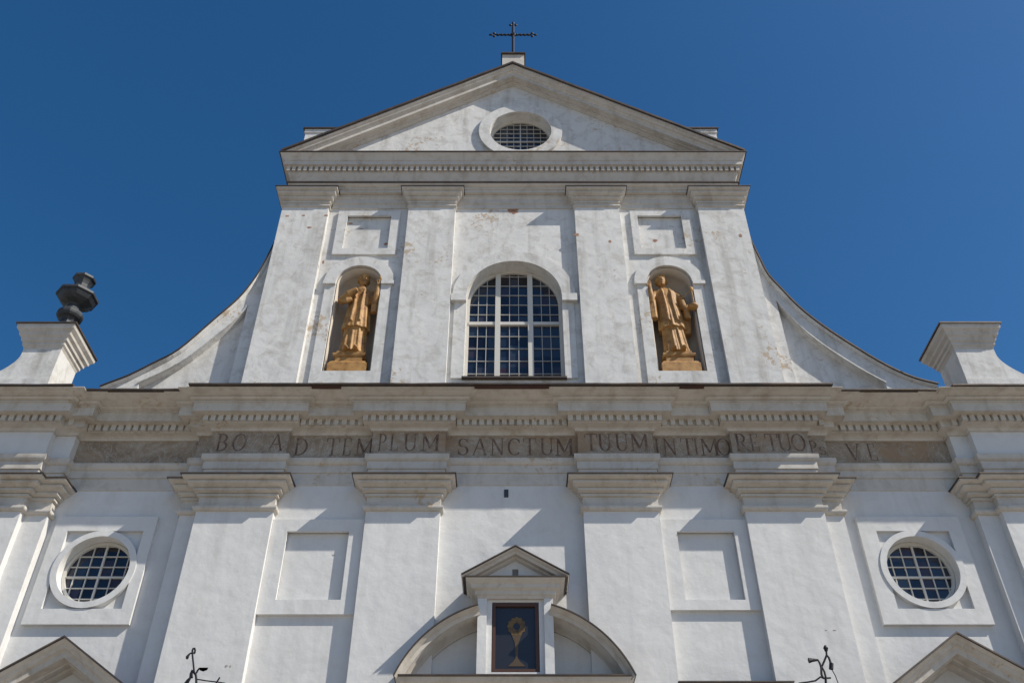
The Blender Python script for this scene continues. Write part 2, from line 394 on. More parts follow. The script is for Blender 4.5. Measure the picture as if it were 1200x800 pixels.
# --- lower blank panels, raised frames
for (a, b), (fa, fb) in zip(PANELS_LOW, ((-4.607, -2.85), (2.835, 4.477))):
    bm = bmesh.new(); plate(bm, rect(fa, fb, hz(719 if a < 0 else 714, 15.92), hz(608, 15.92)), [rect(a, b, zr0, zr1)], YM - .075, YM + .02)
    obj('panel_frame', bm, P, church)
# --- round windows of the outer bays
def muntin_grid(bm, cx, cz, r, y, xs, zs, w, d, thick=None):
    for x in xs:
        if abs(x - cx) < r:
            h = math.sqrt(r * r - (x - cx) ** 2); ww = w * (2.2 if thick and x in thick[0] else 1); box(bm, x - ww / 2, x + ww / 2, y - d * (1.25 if ww > w else 1), y + .01, cz - h, cz + h)
    for z in zs:
        if abs(z - cz) < r:
            h = math.sqrt(r * r - (z - cz) ** 2); ww = w * (2.2 if thick and z in thick[1] else 1); box(bm, cx - h, cx + h, y - d * (1.3 if ww > w else .9), y + .012, z - ww / 2, z + ww / 2)
def ring(bm, cx, cz, r0, r1, y0, y1, n=64): plate(bm, circ(cx, cz, r1, n), [circ(cx, cz, r0, n)], y0, y1)
for (ox, oz, fa, fb, ia, ib) in OCULI:
    bm = bmesh.new(); zb, zt = hz(731, 16.12), hz(605, 16.12)
    sq = rect(ia, ib, oz - .79, oz + .79)
    plate(bm, rect(fa, fb, zb, zt), [sq], YB - .08, YB + .02); obj('window_surround', bm, P, church)
    w = obj('round_window', (lambda q: (ring(q, ox, oz, .665, .785, YB - .10, YB + .02), q)[1])(bmesh.new()), P, church); autosmooth(w)
    yy = 16.40
    obj('glass', (lambda q: (plate(q, circ(ox, oz, .70), [], yy, yy + .01), q)[1])(bmesh.new()), M['glass'], w)
    bm = bmesh.new(); ring(bm, ox, oz, .60, .66, yy - .06, yy + .005); obj('frame', bm, M['white_wood'], w)
    bm = bmesh.new(); cxm = ox + .02; st = .235
    muntin_grid(bm, ox, oz, .62, yy - .002, [cxm + st * i for i in (-2, -1, 0, 1, 2)], [oz - .06 + .215 * i for i in (-2, -1, 0, 1, 2, 3)], .017, .03, ([cxm], [oz - .06]))
    obj('muntins', bm, M['white_wood'], w)

# --- upper storey
YU, YUP, YW = 16.4, 16.24, 16.60
NICHE = [(-3.725, .55), (3.80, .55)]; nz0 = hz(436, YU); nzt = hz(313, YU); nzs = nzt - .55
PANELS_UP = [(-4.26, -3.13), (3.22, 4.35)]; uz0, uz1 = hz(291, 16.35), hz(253, 16.35)
AW = .035; az0 = hz(444, YU); azt = hz(308, YU); azs = azt - 1.14
bm = bmesh.new()
holes = [arch(c, nz0, nzs, r) for c, r in NICHE] + [rect(a, b, uz0, uz1) for a, b in PANELS_UP] + [arch(AW, az0, azs, 1.14)]
plate(bm, rect(-5.96, 5.98, 11.3, 18.9), holes, YU, 17.5)
obj('wall', bm, W, church)
for a, b in PANELS_UP: obj('recessed_panel', B(a - .05, b + .05, YU + .045, YU + .25, uz0 - .05, uz1 + .05), W, church)
for (a, b), (fa, fb) in zip(PANELS_UP, ((-4.50, -2.90), (3.04, 4.60))):
    bm = bmesh.new(); plate(bm, rect(fa, fb, hz(298, 16.35), hz(247.5, 16.35)), [rect(a, b, uz0, uz1)], YU - .06, YU + .02); obj('panel_frame', bm, W, church)
CAP_UP = [(0, 18.15), (.03, 18.16), (.045, 18.19), (.03, 18.22), (.004, 18.23), (.004, 18.30), (.035, 18.31), (.035, 18.36), (.02, 18.365), (.03, 18.38), (.09, 18.42), (.10, 18.43), (.10, 18.47), (.08, 18.475), (.09, 18.49),
          (.165, 18.54), (.175, 18.55), (.175, 18.60), (.155, 18.605), (.165, 18.62), (.235, 18.65), (.24, 18.70), (-.05, 18.70), (-.05, 18.15)]
for x0, x1, side in ((-5.96, -4.76, -1), (-2.69, -1.48, 0), (1.60, 2.76, 0), (4.79, 5.98, 1)):
    path = [(x0, YU + .02), (x0, YUP), (x1, YUP), (x1, YU + .02)]
    if side < 0: path[0] = (x0, 17.4)
    if side > 0: path[3] = (x1, 17.4)
    p = pilaster(x0, x1, YUP, YU, 11.3, 18.70, CAP_UP, .265, 18.701, W, base=False, extra=path)
# arched window
zimp = azs
bm = bmesh.new(); ringpts = circ(AW, zimp, 1.47, 40, 0, 180) + list(reversed(circ(AW, zimp, 1.14, 40, 0, 180)))
plate(bm, ringpts, [], YU - .07, YU + .02)
plate(bm, rect(AW - 1.50, AW - 1.14, zimp - .22, zimp - .001), [], YU - .135, YU + .02); plate(bm, rect(AW + 1.14, AW + 1.50, zimp - .22, zimp - .001), [], YU - .135, YU + .02)
plate(bm, rect(AW - 1.42, AW - 1.14, az0, zimp - .221), [], YU - .04, YU + .02); plate(bm, rect(AW + 1.14, AW + 1.42, az0, zimp - .221), [], YU - .04, YU + .02)
win = obj('arched_window', bm, W, church); autosmooth(win, 30)
yy = YU + .36
bm = bmesh.new(); plate(bm, arch(AW, az0, azs, 1.15), [], yy, yy + .01); obj('glass', bm, M['glass'], win)
bm = bmesh.new(); plate(bm, arch(AW, az0, azs, 1.139), [arch(AW, az0 + .07, azs, 1.07)], yy - .06, yy + .005)
mx = (AW - .39, AW + .39)
def inside(x): return azs + math.sqrt(max(0, 1.08 ** 2 - (x - AW) ** 2))
for x in mx: box(bm, x - .062, x + .062, yy - .10, yy + .004, az0 + .03, inside(x))
ztr = hz(381, yy)
for a, b in ((AW - 1.08, mx[0] - .062), (mx[0] + .062, mx[1] - .062), (mx[1] + .062, AW + 1.08)): box(bm, a, b, yy - .075, yy + .003, ztr - .045, ztr + .045)
obj('frame', bm, M['white_wood'], win)
bm = bmesh.new()
for a, b in ((AW - 1.07, mx[0] - .062), (mx[0] + .062, mx[1] - .062), (mx[1] + .062, AW + 1.07)):
    for i in (1, 2): x = a + (b - a) * i / 3; box(bm, x - .008, x + .008, yy - .03, yy + .002, az0 + .05, inside(x))
    k = 0
    for j in range(1, 6):
        z = ztr + j * .315; h = 1.08 if z < azs else math.sqrt(max(0, 1.08 ** 2 - (z - azs) ** 2))
        aa, bb = max(a, AW - h), min(b, AW + h)
        if bb > aa: box(bm, aa, bb, yy - .025, yy + .0015, z - .008, z + .008)
        z = ztr - j * (ztr - az0) / 5.0 * .98
        if z > az0 + .08: box(bm, a, b, yy - .025, yy + .0015, z - .008, z + .008)
obj('muntins', bm, M['bar'], win)
bm = bmesh.new(); box(bm, AW - 1.17, AW + 1.17, YU - .10, yy, az0 - .03, az0 + .012); obj('sill', bm, M['flash'], win)
# niches
for c, r in NICHE:
    bm = bmesh.new()
    n = 24; prof = []
    rows = [(nz0, r)] + [(nz0 + (nzs - nz0) * i / 4, r) for i in range(1, 5)]
    prev = None
    for z, rr in rows:
        cur = [bm.verts.new((c - rr * math.cos(math.pi * i / n), YU + .30 + .36 * math.sin(math.pi * i / n), z)) for i in range(n + 1)]
        cur = [bm.verts.new((c - rr, YU + .02, z))] + cur + [bm.verts.new((c + rr, YU + .02, z))]
        if prev: [bm.faces.new((prev[i], prev[i + 1], cur[i + 1], cur[i])) for i in range(n + 2)]
        prev = cur
    for k in range(1, 10):
        a = math.pi / 2 * k / 10; rr = r * math.cos(a); z = nzs + r * math.sin(a)
        cur = [bm.verts.new((c - rr * math.cos(math.pi * i / n), YU + .30 + .36 * math.cos(a) * math.sin(math.pi * i / n), z)) for i in range(n + 1)]
        cur = [bm.verts.new((c - rr, YU + .02, z))] + cur + [bm.verts.new((c + rr, YU + .02, z))]
        [bm.faces.new((prev[i], prev[i + 1], cur[i + 1], cur[i])) for i in range(n + 2)]; prev = cur
    top = bm.verts.new((c, YU + .30, nzs + r)); tf = bm.verts.new((c, YU + .02, nzs + r)); [bm.faces.new((prev[i], prev[i + 1], top)) for i in range(1, n + 1)]
    bm.faces.new((prev[0], prev[1], top, tf)); bm.faces.new((prev[-2], prev[-1], tf, top))
    nic = obj('niche', bm, M['niche'], church, smooth=True, normals=False)
    md = nic.modifiers.new('thickness', 'SOLIDIFY'); md.thickness = .03; md.offset = 1
    bm = bmesh.new(); box(bm, c - r - .0, c + r + .0, YU + .0, YU + .66, nz0 - .08, nz0 + .004); obj('shelf', bm, W, nic)
    bm = bmesh.new()
    plate(bm, circ(c, nzs, r + .30, 32, 0, 180) + list(reversed(circ(c, nzs, r, 32, 0, 180))), [], YU - .07, YU + .02)
    for sg in (-1, 1):
        x = sorted((c + sg * r, c + sg * (r + .30))); plate(bm, rect(x[0], x[1], nzs - .10, nzs - .001), [], YU - .115, YU + .02)
        x = sorted((c + sg * r, c + sg * (r + .25))); plate(bm, rect(x[0], x[1], nz0, nzs - .101), [], YU - .055, YU + .02)
    box(bm, c - r - .25, c + r + .25, YU - .055, YU + .02, 11.6, nz0 - .001)
    obj('surround', bm, W, nic)

# --- upper entablature and gable
PU = [(-5.79, 17.5), (-5.79, YUP), (5.81, YUP), (5.81, 17.5)]
AU = [(-.3, 18.72), (.02, 18.72), (.02, 18.80), (.05, 18.81), (.05, 18.87), (.10, 18.90), (.13, 18.93), (.13, 18.96), (-.3, 18.96)]
bm = bmesh.new(); sweep(bm, PU, AU); autosmooth(obj('architrave', bm, U, church), 50)
bm = bmesh.new(); sweep(bm, [(-4.7, YU), (4.7, YU)], [(-.1, 18.26), (.03, 18.26), (.035, 18.42), (.06, 18.43), (.06, 18.58), (.09, 18.62), (.09, 18.715), (-.1, 18.715)]); obj('architrave_moulding', bm, U, church)
bm = bmesh.new(); sweep(bm, PU, slab_prof(.17, 18.962, .03)); obj('ledge_flashing', bm, M['flash'], church)
CU = [(-.3, 18.993), (.06, 18.993), (.07, 19.08), (.10, 19.12), (.11, 19.20), (.16, 19.28), (.17, 19.33), (.17, 19.52), (.30, 19.52), (.30, 19.66), (.32, 19.67), (.33, 19.72), (.36, 19.78), (.40, 19.82), (.42, 19.87), (-.3, 19.87)]
bm = bmesh.new(); sweep(bm, PU, CU); autosmooth(obj('cornice', bm, U, church), 50)
obj('dentil_course', comb(-6.00, 81, .1492, .085, YUP - .25, YUP - .16, 19.35, 19.50, .018), U, church)
bm = bmesh.new(); sweep(bm, PU, slab_prof(.45, 19.872, .03)); obj('cornice_flashing', bm, M['flash'], church)
# tympanum with its round window
TY = 16.30
OX, OR = .225, .865; OZ = hz(130.7, TY - .09) - OR
apex_z, end_z, HW = 24.0, 19.93, 6.18
slope = (apex_z - end_z) / HW
bm = bmesh.new(); plate(bm, [(-5.9, 19.6), (5.92, 19.6), (5.92, 19.95), (0, apex_z - .15), (-5.9, 19.95)], [circ(OX, OZ, OR)], TY, 17.4)
obj('tympanum', bm, W, church)
w = obj('round_window', (lambda q: (ring(q, OX, OZ, OR, 1.17, TY - .09, TY + .02), q)[1])(bmesh.new()), W, church); autosmooth(w)
yy = TY + .32
obj('glass', (lambda q: (plate(q, circ(OX, OZ, .88), [], yy, yy + .01), q)[1])(bmesh.new()), M['glass'], w)
bm = bmesh.new(); ring(bm, OX, OZ, .82, .872, yy - .05, yy + .005); obj('frame', bm, M['white_wood'], w)
bm = bmesh.new(); muntin_grid(bm, OX, OZ, .84, yy - .002, [OX + .19 * i for i in range(-4, 5)], [OZ - .03 + .19 * i for i in range(-4, 5)], .015, .03, ([OX], [OZ - .03])); obj('muntins', bm, M['bar'], w)
# raking cornice: profile (outward along the rake normal, y)
RK = [(-.37, TY + .01), (-.37, TY - .03), (-.35, TY - .04), (-.33, TY - .09), (-.30, TY - .10), (-.30, YU - .27), (-.28, YU - .28), (-.28, YU - .40), (-.19, YU - .40), (-.18, YU - .42), (-.14, YU - .44), (-.12, YU - .49),
      (-.07, YU - .51), (-.05, YU - .56), (0, YU - .56), (0, YU + .9), (-.2, YU + .9), (-.2, TY + .01)]
rake = [(-HW, end_z - .02), (0, apex_z), (HW + .02, end_z - .02)]
bm = bmesh.new(); sweep_xz(bm, rake, RK)
bmesh.ops.bisect_plane(bm, geom=bm.verts[:] + bm.edges[:] + bm.faces[:], plane_co=(0, 0, 19.903), plane_no=(0, 0, -1), clear_outer=True)
autosmooth(obj('raking_cornice', bm, U, church), 40)
rk2 = []
for (a, b), (c, d) in zip(rake, rake[1:]):
    for i in range(34):
        t = i / 34; rk2.append((a + (c - a) * t, b + (d - b) * t + (.016 * noise.noise((a + t * 9, 4, 1)) + .01 * noise.noise((a + t * 40, 1, 1)) if i else 0)))
rk2.append(rake[-1])
bm = bmesh.new(); sweep_xz(bm, rk2, [(.0, YU - .62), (.06, YU - .62), (.06, YU + 1.0), (.003, YU + 1.0)]); obj('gable_flashing', bm, M['flash'], church)
# blocks behind the gable and at its peak
for x0, x1 in ((-6.14, -5.19), (5.19, 6.04)):
    bm = bmesh.new(); box(bm, x0 + .05, x1 - .05, 17.05, 17.85, 18.5, 22.3); box(bm, x0 + .02, x1 - .02, 17.02, 17.88, 22.3, 22.45)
    b = obj('gable_block', bm, W, church); obj('flashing', B(x0 - .03, x1 + .03, 16.97, 17.93, 22.45, 22.49), M['flash'], b)
b = obj('gable_block', B(-.31, .35, 16.03, 16.6, 23.85, 24.78), U, church); obj('flashing', B(-.35, .39, 15.96, 16.64, 24.78, 24.82), M['flash'], b)

# --- curved wings beside the upper storey
WR = [(874, 268), (882, 286), (891, 304), (900, 321), (915, 337.5), (937, 360), (965, 382), (1000, 405), (1037, 427), (1070, 442), (1100, 449.8)]
WL = [(327, 274), (317, 294), (308, 311), (298, 327), (280, 349), (250, 375), (210, 409), (180, 425), (152, 439), (130, 447.5), (117, 452.5)]
IR = [(910, 354), (937, 382), (965, 405), (1007, 432), (1038, 449)]
IL = [(291, 360), (275, 376), (257, 391), (212, 425), (163, 449)]
def smooth_curve(pts, k=4):
    out = []
    for i in range(len(pts) - 1):
        p0, p1, p2, p3 = pts[max(i - 1, 0)], pts[i], pts[i + 1], pts[min(i + 2, len(pts) - 1)]
        for j in range(k):
            t = j / k; out.append(tuple(.5 * (2 * p1[c] + (p2[c] - p0[c]) * t + (2 * p0[c] - 5 * p1[c] + 4 * p2[c] - p3[c]) * t * t + (3 * p1[c] - p0[c] - 3 * p2[c] + p3[c]) * t ** 3) for c in (0, 1)))
    return out + [pts[-1]]
for sgn, outer_px, inner_px in ((-1, WL, IL), (1, WR, IR)):
    yf = YU + .02
    outer = smooth_curve([(hx(a, b, yf - .11), hz(b, yf - .11)) for a, b in outer_px]); inner = smooth_curve([(hx(a, b, yf), hz(b, yf)) for a, b in inner_px])
    xw = 5.9 * sgn; xe = outer[-1][0]; xi = 6.30 * sgn
    inner = [(xi, inner[0][1] + .05)] + [p for p in inner if abs(p[0]) > abs(xi) + .02]
    body = [(xw, 11.4), (xe, 11.4)] + list(reversed(outer)) + [(xw, outer[0][1] + .02)]
    bm = bmesh.new(); plate(bm, body, [], YW, 17.3); wing = obj('curved_wing', bm, W, church)
    # raised border: strip beside the pilaster and band under the curve
    band = [(xw, 11.45), (xi, 11.45)] + inner + [(inner[-1][0], 11.45), (xe, 11.45)] + list(reversed(outer)) + [(xw, outer[0][1] + .02)]
    bm = bmesh.new(); plate(bm, band, [], yf, YW + .02); obj('border', bm, W, wing)
    cop = outer if sgn > 0 else list(reversed(outer)); t = .03 if sgn > 0 else .014
    bm = bmesh.new(); sweep_xz(bm, cop, [(-.045, yf + .01), (-.045, yf - .03), (-.02, yf - .08), (-.006, yf - .09), (.0, 17.33), (-.045, 17.33)]); obj('coping_moulding', bm, W, wing)
    bm = bmesh.new(); sweep_xz(bm, cop, [(.0, yf - .13), (t, yf - .13), (t, 17.37), (.0, 17.37)]); obj('coping', bm, M['flash'], wing)
    bp = inner if sgn > 0 else list(reversed(inner))
    bm = bmesh.new(); sweep_xz(bm, bp, [(0, yf + .01), (0, yf - .04), (.012, yf - .03), (.03, yf - .03), (.04, yf - .015), (.04, yf + .01)]); obj('bead', bm, W, wing)

# --- corner pedestals
def pedestal(sg, xi, xo):
    # xi inner vertical face, xo nominal outer face
    L = [(xi, 11.62)]; out = []
    for i in range(13):
        t = i / 12; out.append((xo + sg * (1 - t) ** 1.8 * .72, 12.40 + t * .75))
    poly = [(xi, 11.5), (xo + sg * .9, 11.5), (xo + sg * .9, 12.36)] + out + [(xo, 13.4), (xi, 13.4)]
    bm = bmesh.new(); plate(bm, poly, [], 16.12, 17.0); p = obj('parapet_pedestal', bm, W, church)
    a, b = sorted((xi - sg * .03, xo + sg * .95)); obj('plinth', B(a, b, 16.08, 17.04, 11.45, 12.44), W, p)
    a, b = sorted((xi, xo)); bm = bmesh.new(); prof = [(0, 13.3), (.02, 13.36), (.05, 13.40), (.05, 13.46), (.09, 13.50), (.10, 13.56), (.15, 13.62), (.16, 13.68), (.22, 13.76), (.23, 13.86)]
    for (o0, z0), (o1, z1) in zip(prof, prof[1:]):
        r0 = [bm.verts.new(v) for v in ((a - o0, 16.12 - o0, z0), (b + o0, 16.12 - o0, z0), (b + o0, 17.0 + o0, z0), (a - o0, 17.0 + o0, z0))]
        r1 = [bm.verts.new(v) for v in ((a - o1, 16.12 - o1, z1), (b + o1, 16.12 - o1, z1), (b + o1, 17.0 + o1, z1), (a - o1, 17.0 + o1, z1))]
        for i in range(4): bm.faces.new((r0[i], r0[(i + 1) % 4], r1[(i + 1) % 4], r1[i]))
    bm.faces.new([bm.verts.new(v) for v in ((a - .23, 15.89, 13.86), (b + .23, 15.89, 13.86), (b + .23, 17.23, 13.86), (a - .23, 17.23, 13.86))])
    bmesh.ops.remove_doubles(bm, verts=bm.verts, dist=1e-5); obj('cap', bm, U, p)
    obj('flashing', B(a - .26, b + .26, 15.86, 17.26, 13.862, 13.90), M['flash'], p)
pedestal(-1, -10.13, -10.98); pedestal(1, 9.92, 10.80)

# --- body of the church behind the front
obj('nave', B(-10.9, 10.9, 17.3, 46, G0, 10.9), P, church)
bm = bmesh.new(); plate(bm, [(-5.7, 10.9), (5.7, 10.9), (5.7, 18.2), (0, 21.8), (-5.7, 18.2)], [], 17.5, 46); obj('upper_nave', bm, P, church)
bm = bmesh.new(); plate(bm, [(-6.0, 18.1), (0, 21.9), (6.0, 18.1), (6.0, 18.25), (0, 22.05), (-6.0, 18.25)], [], 17.5, 46.2)
for s in (-1, 1): plate(bm, [(s * 5.72, 13.4), (s * 11.2, 10.95), (s * 11.2, 11.1), (s * 5.72, 13.55)], [], 17.7, 46.2)
obj('roof', bm, M['roof'], church)

# --- central portal pediment with the little temple-shaped frame in it
arc_c, arc_r = (.02, 4.83), 2.147
a_end = math.degrees(math.asin((5.66 - arc_c[1]) / arc_r))
arcp = list(reversed(circ(arc_c[0], arc_c[1], arc_r, 48, a_end, 180 - a_end)))
AP = [(-.20, YM + .01), (-.20, 15.88), (-.17, 15.86), (-.15, 15.78), (-.13, 15.76), (-.13, 15.62), (-.11, 15.60), (-.11, 15.46), (-.05, 15.45), (-.04, 15.40), (-.01, 15.36), (0, 15.32), (0, YM + .01)]
cut = math.degrees(math.acos(.62 / arc_r))
arcs = (list(reversed(circ(arc_c[0], arc_c[1], arc_r, 24, 180 - cut, 180 - a_end))), list(reversed(circ(arc_c[0] + .02, arc_c[1], arc_r, 24, a_end, cut))))
port = None
for q in arcs:
    bm = bmesh.new(); sweep_xz(bm, q, AP); half = autosmooth(obj('portal_pediment', bm, U, church), 50); port = port or half
    bm = bmesh.new(); sweep_xz(bm, q, [(.002, 15.29), (.022, 15.29), (.022, YM), (.002, YM)]); obj('flashing', bm, M['flash'], half)
bm = bmesh.new(); plate(bm, [(-1.9, 5.5), (1.95, 5.5)] + circ(.02, 4.83, 2.0, 30, 20, 160), [], 15.93, YM + .01); obj('tympanum', bm, P, port)
pathp = [(-1.56, YM), (-1.56, 15.66), (1.60, 15.66), (1.60, YM)]
bm = bmesh.new(); sweep(bm, pathp, [(-.2, 4.6), (0, 4.6), (0, 4.9), (.06, 4.92), (.06, 5.1), (.02, 5.12), (.02, 5.32), (.12, 5.38), (.14, 5.42), (.24, 5.44), (.24, 5.52), (.33, 5.58), (.36, 5.64), (-.2, 5.64)]); obj('portal_cornice', bm, U, port)
obj('ledge', B(-1.90, 1.96, 15.26, YM, 5.643, 5.668), M['flash'], port)
for s in (-1, 1):
    bm = bmesh.new(); lathe(bm, s * 1.45 + .02, 15.72, [(.26, G0), (.26, G0 + .5), (.2, G0 + .55), (.2, G0 + 3), (.17, 4.3), (.22, 4.4), (.26, 4.6)], 20); obj('column', bm, P, port, smooth=False)
bm = bmesh.new(); plate(bm, arch(.02, G0, 2.0, .95), [], 15.95, YM + .01); obj('door', bm, M['dark_wood'], port)
# temple-shaped frame
cx = .045
bm = bmesh.new(); plate(bm, rect(cx - .66, cx + .66, 5.67, 7.22), [rect(cx - .41, cx + .41, 5.80, 7.04)], 15.54, YM)
box(bm, cx - .66, cx - .50, 15.48, 15.54, 5.67, 7.22); box(bm, cx + .50, cx + .66, 15.48, 15.54, 5.67, 7.22)
aed = obj('aedicule', bm, P, church)
tp = [(cx - .66, YM), (cx - .66, 15.48), (cx + .66, 15.48), (cx + .66, YM)]
bm = bmesh.new(); sweep(bm, tp, [(-.3, 7.08), (.0, 7.08), (.02, 7.12), (.05, 7.14), (.06, 7.20), (.12, 7.24), (.13, 7.30), (.20, 7.35), (.22, 7.38), (-.3, 7.38)]); obj('cornice', bm, U, aed)
bm = bmesh.new(); sweep(bm, tp, slab_prof(.245, 7.382, .02)); obj('flashing', bm, M['flash'], aed)
hw = .95; rk = [(cx - hw, 7.42), (cx, 7.97), (cx + hw, 7.42)]
bm = bmesh.new(); sweep_xz(bm, rk, [(-.13, YM), (-.13, 15.50), (-.11, 15.45), (-.08, 15.44), (-.08, 15.34), (-.04, 15.32), (-.02, 15.27), (0, 15.26), (0, YM)])
bmesh.ops.bisect_plane(bm, geom=bm.verts[:] + bm.edges[:] + bm.faces[:], plane_co=(0, 0, 7.403), plane_no=(0, 0, -1), clear_outer=True); obj('raking_cornice', bm, U, aed)
bm = bmesh.new(); sweep_xz(bm, rk, [(.002, 15.22), (.02, 15.22), (.02, YM), (.002, YM)]); obj('flashing', bm, M['flash'], aed)
bm = bmesh.new(); plate(bm, [(cx - .8, 7.403), (cx + .8, 7.403), (cx, 7.88)], [rect(cx - .055, cx + .055, 7.52, 7.66)], 15.52, YM); obj('tympanum', bm, P, aed)
obj('vent', B(cx - .054, cx + .054, 15.56, 15.8, 7.521, 7.659), mat('grey_vent', (.22, .22, .21)), aed)

# --- pediments over the side doors
for (ax, az) in ((-7.61, 6.31), (7.55, 6.38)):
    s = .665; hw = 1.45; rk = [(ax - hw, az - s * hw), (ax, az), (ax + hw, az - s * hw)]
    bm = bmesh.new(); sweep_xz(bm, rk, [(-.30, YB), (-.30, 15.95), (-.27, 15.90), (-.24, 15.89), (-.24, 15.75), (-.22, 15.73), (-.22, 15.52), (-.12, 15.51), (-.10, 15.44), (-.05, 15.42), (-.03, 15.36), (0, 15.34), (0, YB)])
    d = autosmooth(obj('side_pediment', bm, U, church), 40)
    bm = bmesh.new(); sweep_xz(bm, rk, [(.002, 15.30), (.028, 15.30), (.028, YB), (.002, YB)]); obj('flashing', bm, M['flash'], d)
    bm = bmesh.new(); plate(bm, [(ax - 1.2, az - s * hw - .2), (ax + 1.2, az - s * hw - .2), (ax + 1.2, az - s * 1.25), (ax, az - .15), (ax - 1.2, az - s * 1.25)], [], 16.02, YB + .01); obj('tympanum', bm, P, d)
    zb = az - s * hw - .2
    bm = bmesh.new(); sweep(bm, [(ax - 1.15, YB), (ax - 1.15, 15.9), (ax + 1.15, 15.9), (ax + 1.15, YB)], [(-.2, zb - .6), (0, zb - .6), (0, zb - .3), (.1, zb - .25), (.3, zb - .1), (.34, zb), (-.2, zb)]); obj('door_cornice', bm, U, d)
    obj('door_surround', B(ax - .95, ax + .95, 16.0, YB, G0, zb - .6), P, d); obj('door', B(ax - .65, ax + .65, 15.97, 16.0, G0, zb - 1.1), M['dark_wood'], d)

# --- small things in the wall
v = obj('vent', B(-.17, -.085, YM - .012, YM + .01, hz(582.5, YM), hz(573.5, YM)), M['zinc'], church)
def patch(cx, cz, w, h, y, seed, name='brick_patch', m=None):
    random.seed(seed); n = 22
    pts = [(cx + w * .5 * math.cos(2 * math.pi * i / n) * random.uniform(.75, 1.25) , cz + h * .5 * math.sin(2 * math.pi * i / n) * random.uniform(.7, 1.3)) for i in range(n)]
    bm = bmesh.new(); plate(bm, pts, [], y, y + .02); obj(name, bm, m or M['brick'], church)
for px, py, w, h, Y in ((602, 246.5, .27, .26, YU), (768, 282, .12, .10, YU + .045), (411, 262, .13, .06, YU + .045), (423, 268, .13, .03, YU + .045), (452.5, 286, .09, .09, YU + .045),
                        (363, 266.5, .12, .06, YUP), (356, 252.5, .09, .05, YUP), (379, 307, .05, .10, YUP), (382.5, 252.5, .10, .06, YUP), (337, 253, .10, .06, YUP), (868, 276, .09, .12, YUP), (715, 283, .07, .09, YUP), (676, 275, .12, .10, YUP)):
    patch(hx(px, py, Y), hz(py, Y), w, h, Y - .003, int(px))
for px, py, w, h, Y in ((391, 650, .05, .03, YM + .03), (265, 780, .05, .04, YP), (270, 780, .03, .03, YP), (332, 629, .03, .06, YM + .03), (978, 738, .06, .02, YP), (968, 738, .04, .02, YP), (495, 345, .04, .02, YUP)):
    patch(hx(px, py, Y), hz(py, Y), w, h, Y - .003, int(px + py), 'wall_chip', M['chip'])

# --- inscription: painted Roman letters, strokes with serifs
GL = {
 'A': [((.02, 0), (.5, 1), .07), ((.5, 1), (.92, 0), .15), ((.2, .38), (.74, .38), .06), ((-.06, 0), (.18, 0), .05), ((.76, 0), (1.04, 0), .05)],
 'B': [((.15, 0), (.15, 1), .15), ('arc', .32, .75, .34, .25, -90, 90), ('arc', .34, .26, .42, .26, -90, 90), ((.0, 1), (.34, 1), .06), ((.0, 0), (.36, 0), .06), ((.15, .52), (.34, .52), .05)],
 'C': [('arc', .52, .5, .46, .5, 45, 315), ((.86, .72), (.86, .96), .06)],
 'D': [((.15, 0), (.15, 1), .15), ('arc', .3, .5, .6, .5, -90, 90), ((.0, 1), (.34, 1), .06), ((.0, 0), (.34, 0), .06)],
 'E': [((.18, 0), (.18, 1), .15), ((.02, 1), (.78, 1), .06), ((.02, 0), (.82, 0), .06), ((.18, .52), (.6, .52), .06), ((.78, 1), (.78, .78), .06), ((.82, 0), (.82, .24), .06)],
 'I': [((.3, 0), (.3, 1), .15), ((.08, 1), (.52, 1), .05), ((.08, 0), (.52, 0), .05)],
 'L': [((.18, 0), (.18, 1), .15), ((.0, 1), (.38, 1), .05), ((.02, 0), (.78, 0), .06), ((.78, 0), (.78, .26), .06)],
 'M': [((.12, 0), (.12, 1), .07), ((.12, 1), (.52, .15), .14), ((.52, .15), (.92, 1), .07), ((.92, 0), (.92, 1), .15), ((-.04, 0), (.28, 0), .05), ((.76, 0), (1.08, 0), .05)],
 'N': [((.14, 0), (.14, 1), .07), ((.14, 1), (.86, 0), .15), ((.86, 0), (.86, 1), .07), ((-.02, 0), (.3, 0), .05), ((.7, 1), (1.02, 1), .05), ((-.02, 1), (.2, 1), .05)],
 'O': [('arc', .5, .5, .46, .5, 0, 360)],
 'P': [((.18, 0), (.18, 1), .15), ('arc', .36, .75, .38, .26, -90, 90), ((.02, 1), (.38, 1), .06), ((.02, 0), (.38, 0), .05), ((.18, .5), (.38, .5), .05)],
 'R': [((.16, 0), (.16, 1), .15), ('arc', .34, .75, .36, .26, -90, 90), ((.0, 1), (.36, 1), .06), ((.0, 0), (.36, 0), .05), ((.16, .5), (.36, .5), .05), ((.4, .5), (.86, 0), .14), ((.76, 0), (1.02, 0), .05)],
 'S': [('arc', .46, .74, .30, .25, 20, 270), ('arc', .46, .26, .34, .26, -160, 90), ((.76, .98), (.76, .74), .05), ((.12, .02), (.12, .28), .05)],
 'T': [((.5, 0), (.5, 1), .15), ((.04, 1), (.96, 1), .06), ((.04, 1), (.04, .78), .06), ((.96, 1), (.96, .78), .06), ((.3, 0), (.7, 0), .05)],
 'U': [((.16, 1), (.16, .34), .15), ('arc', .5, .34, .34, .34, 180, 360), ((.84, 1), (.84, .3), .07), ((-.0, 1), (.34, 1), .05), ((.7, 1), (1.0, 1), .05)],
 'V': [((.06, 1), (.5, 0), .15), ((.5, 0), (.92, 1), .07), ((-.08, 1), (.22, 1), .05), ((.78, 1), (1.06, 1), .05)],
}
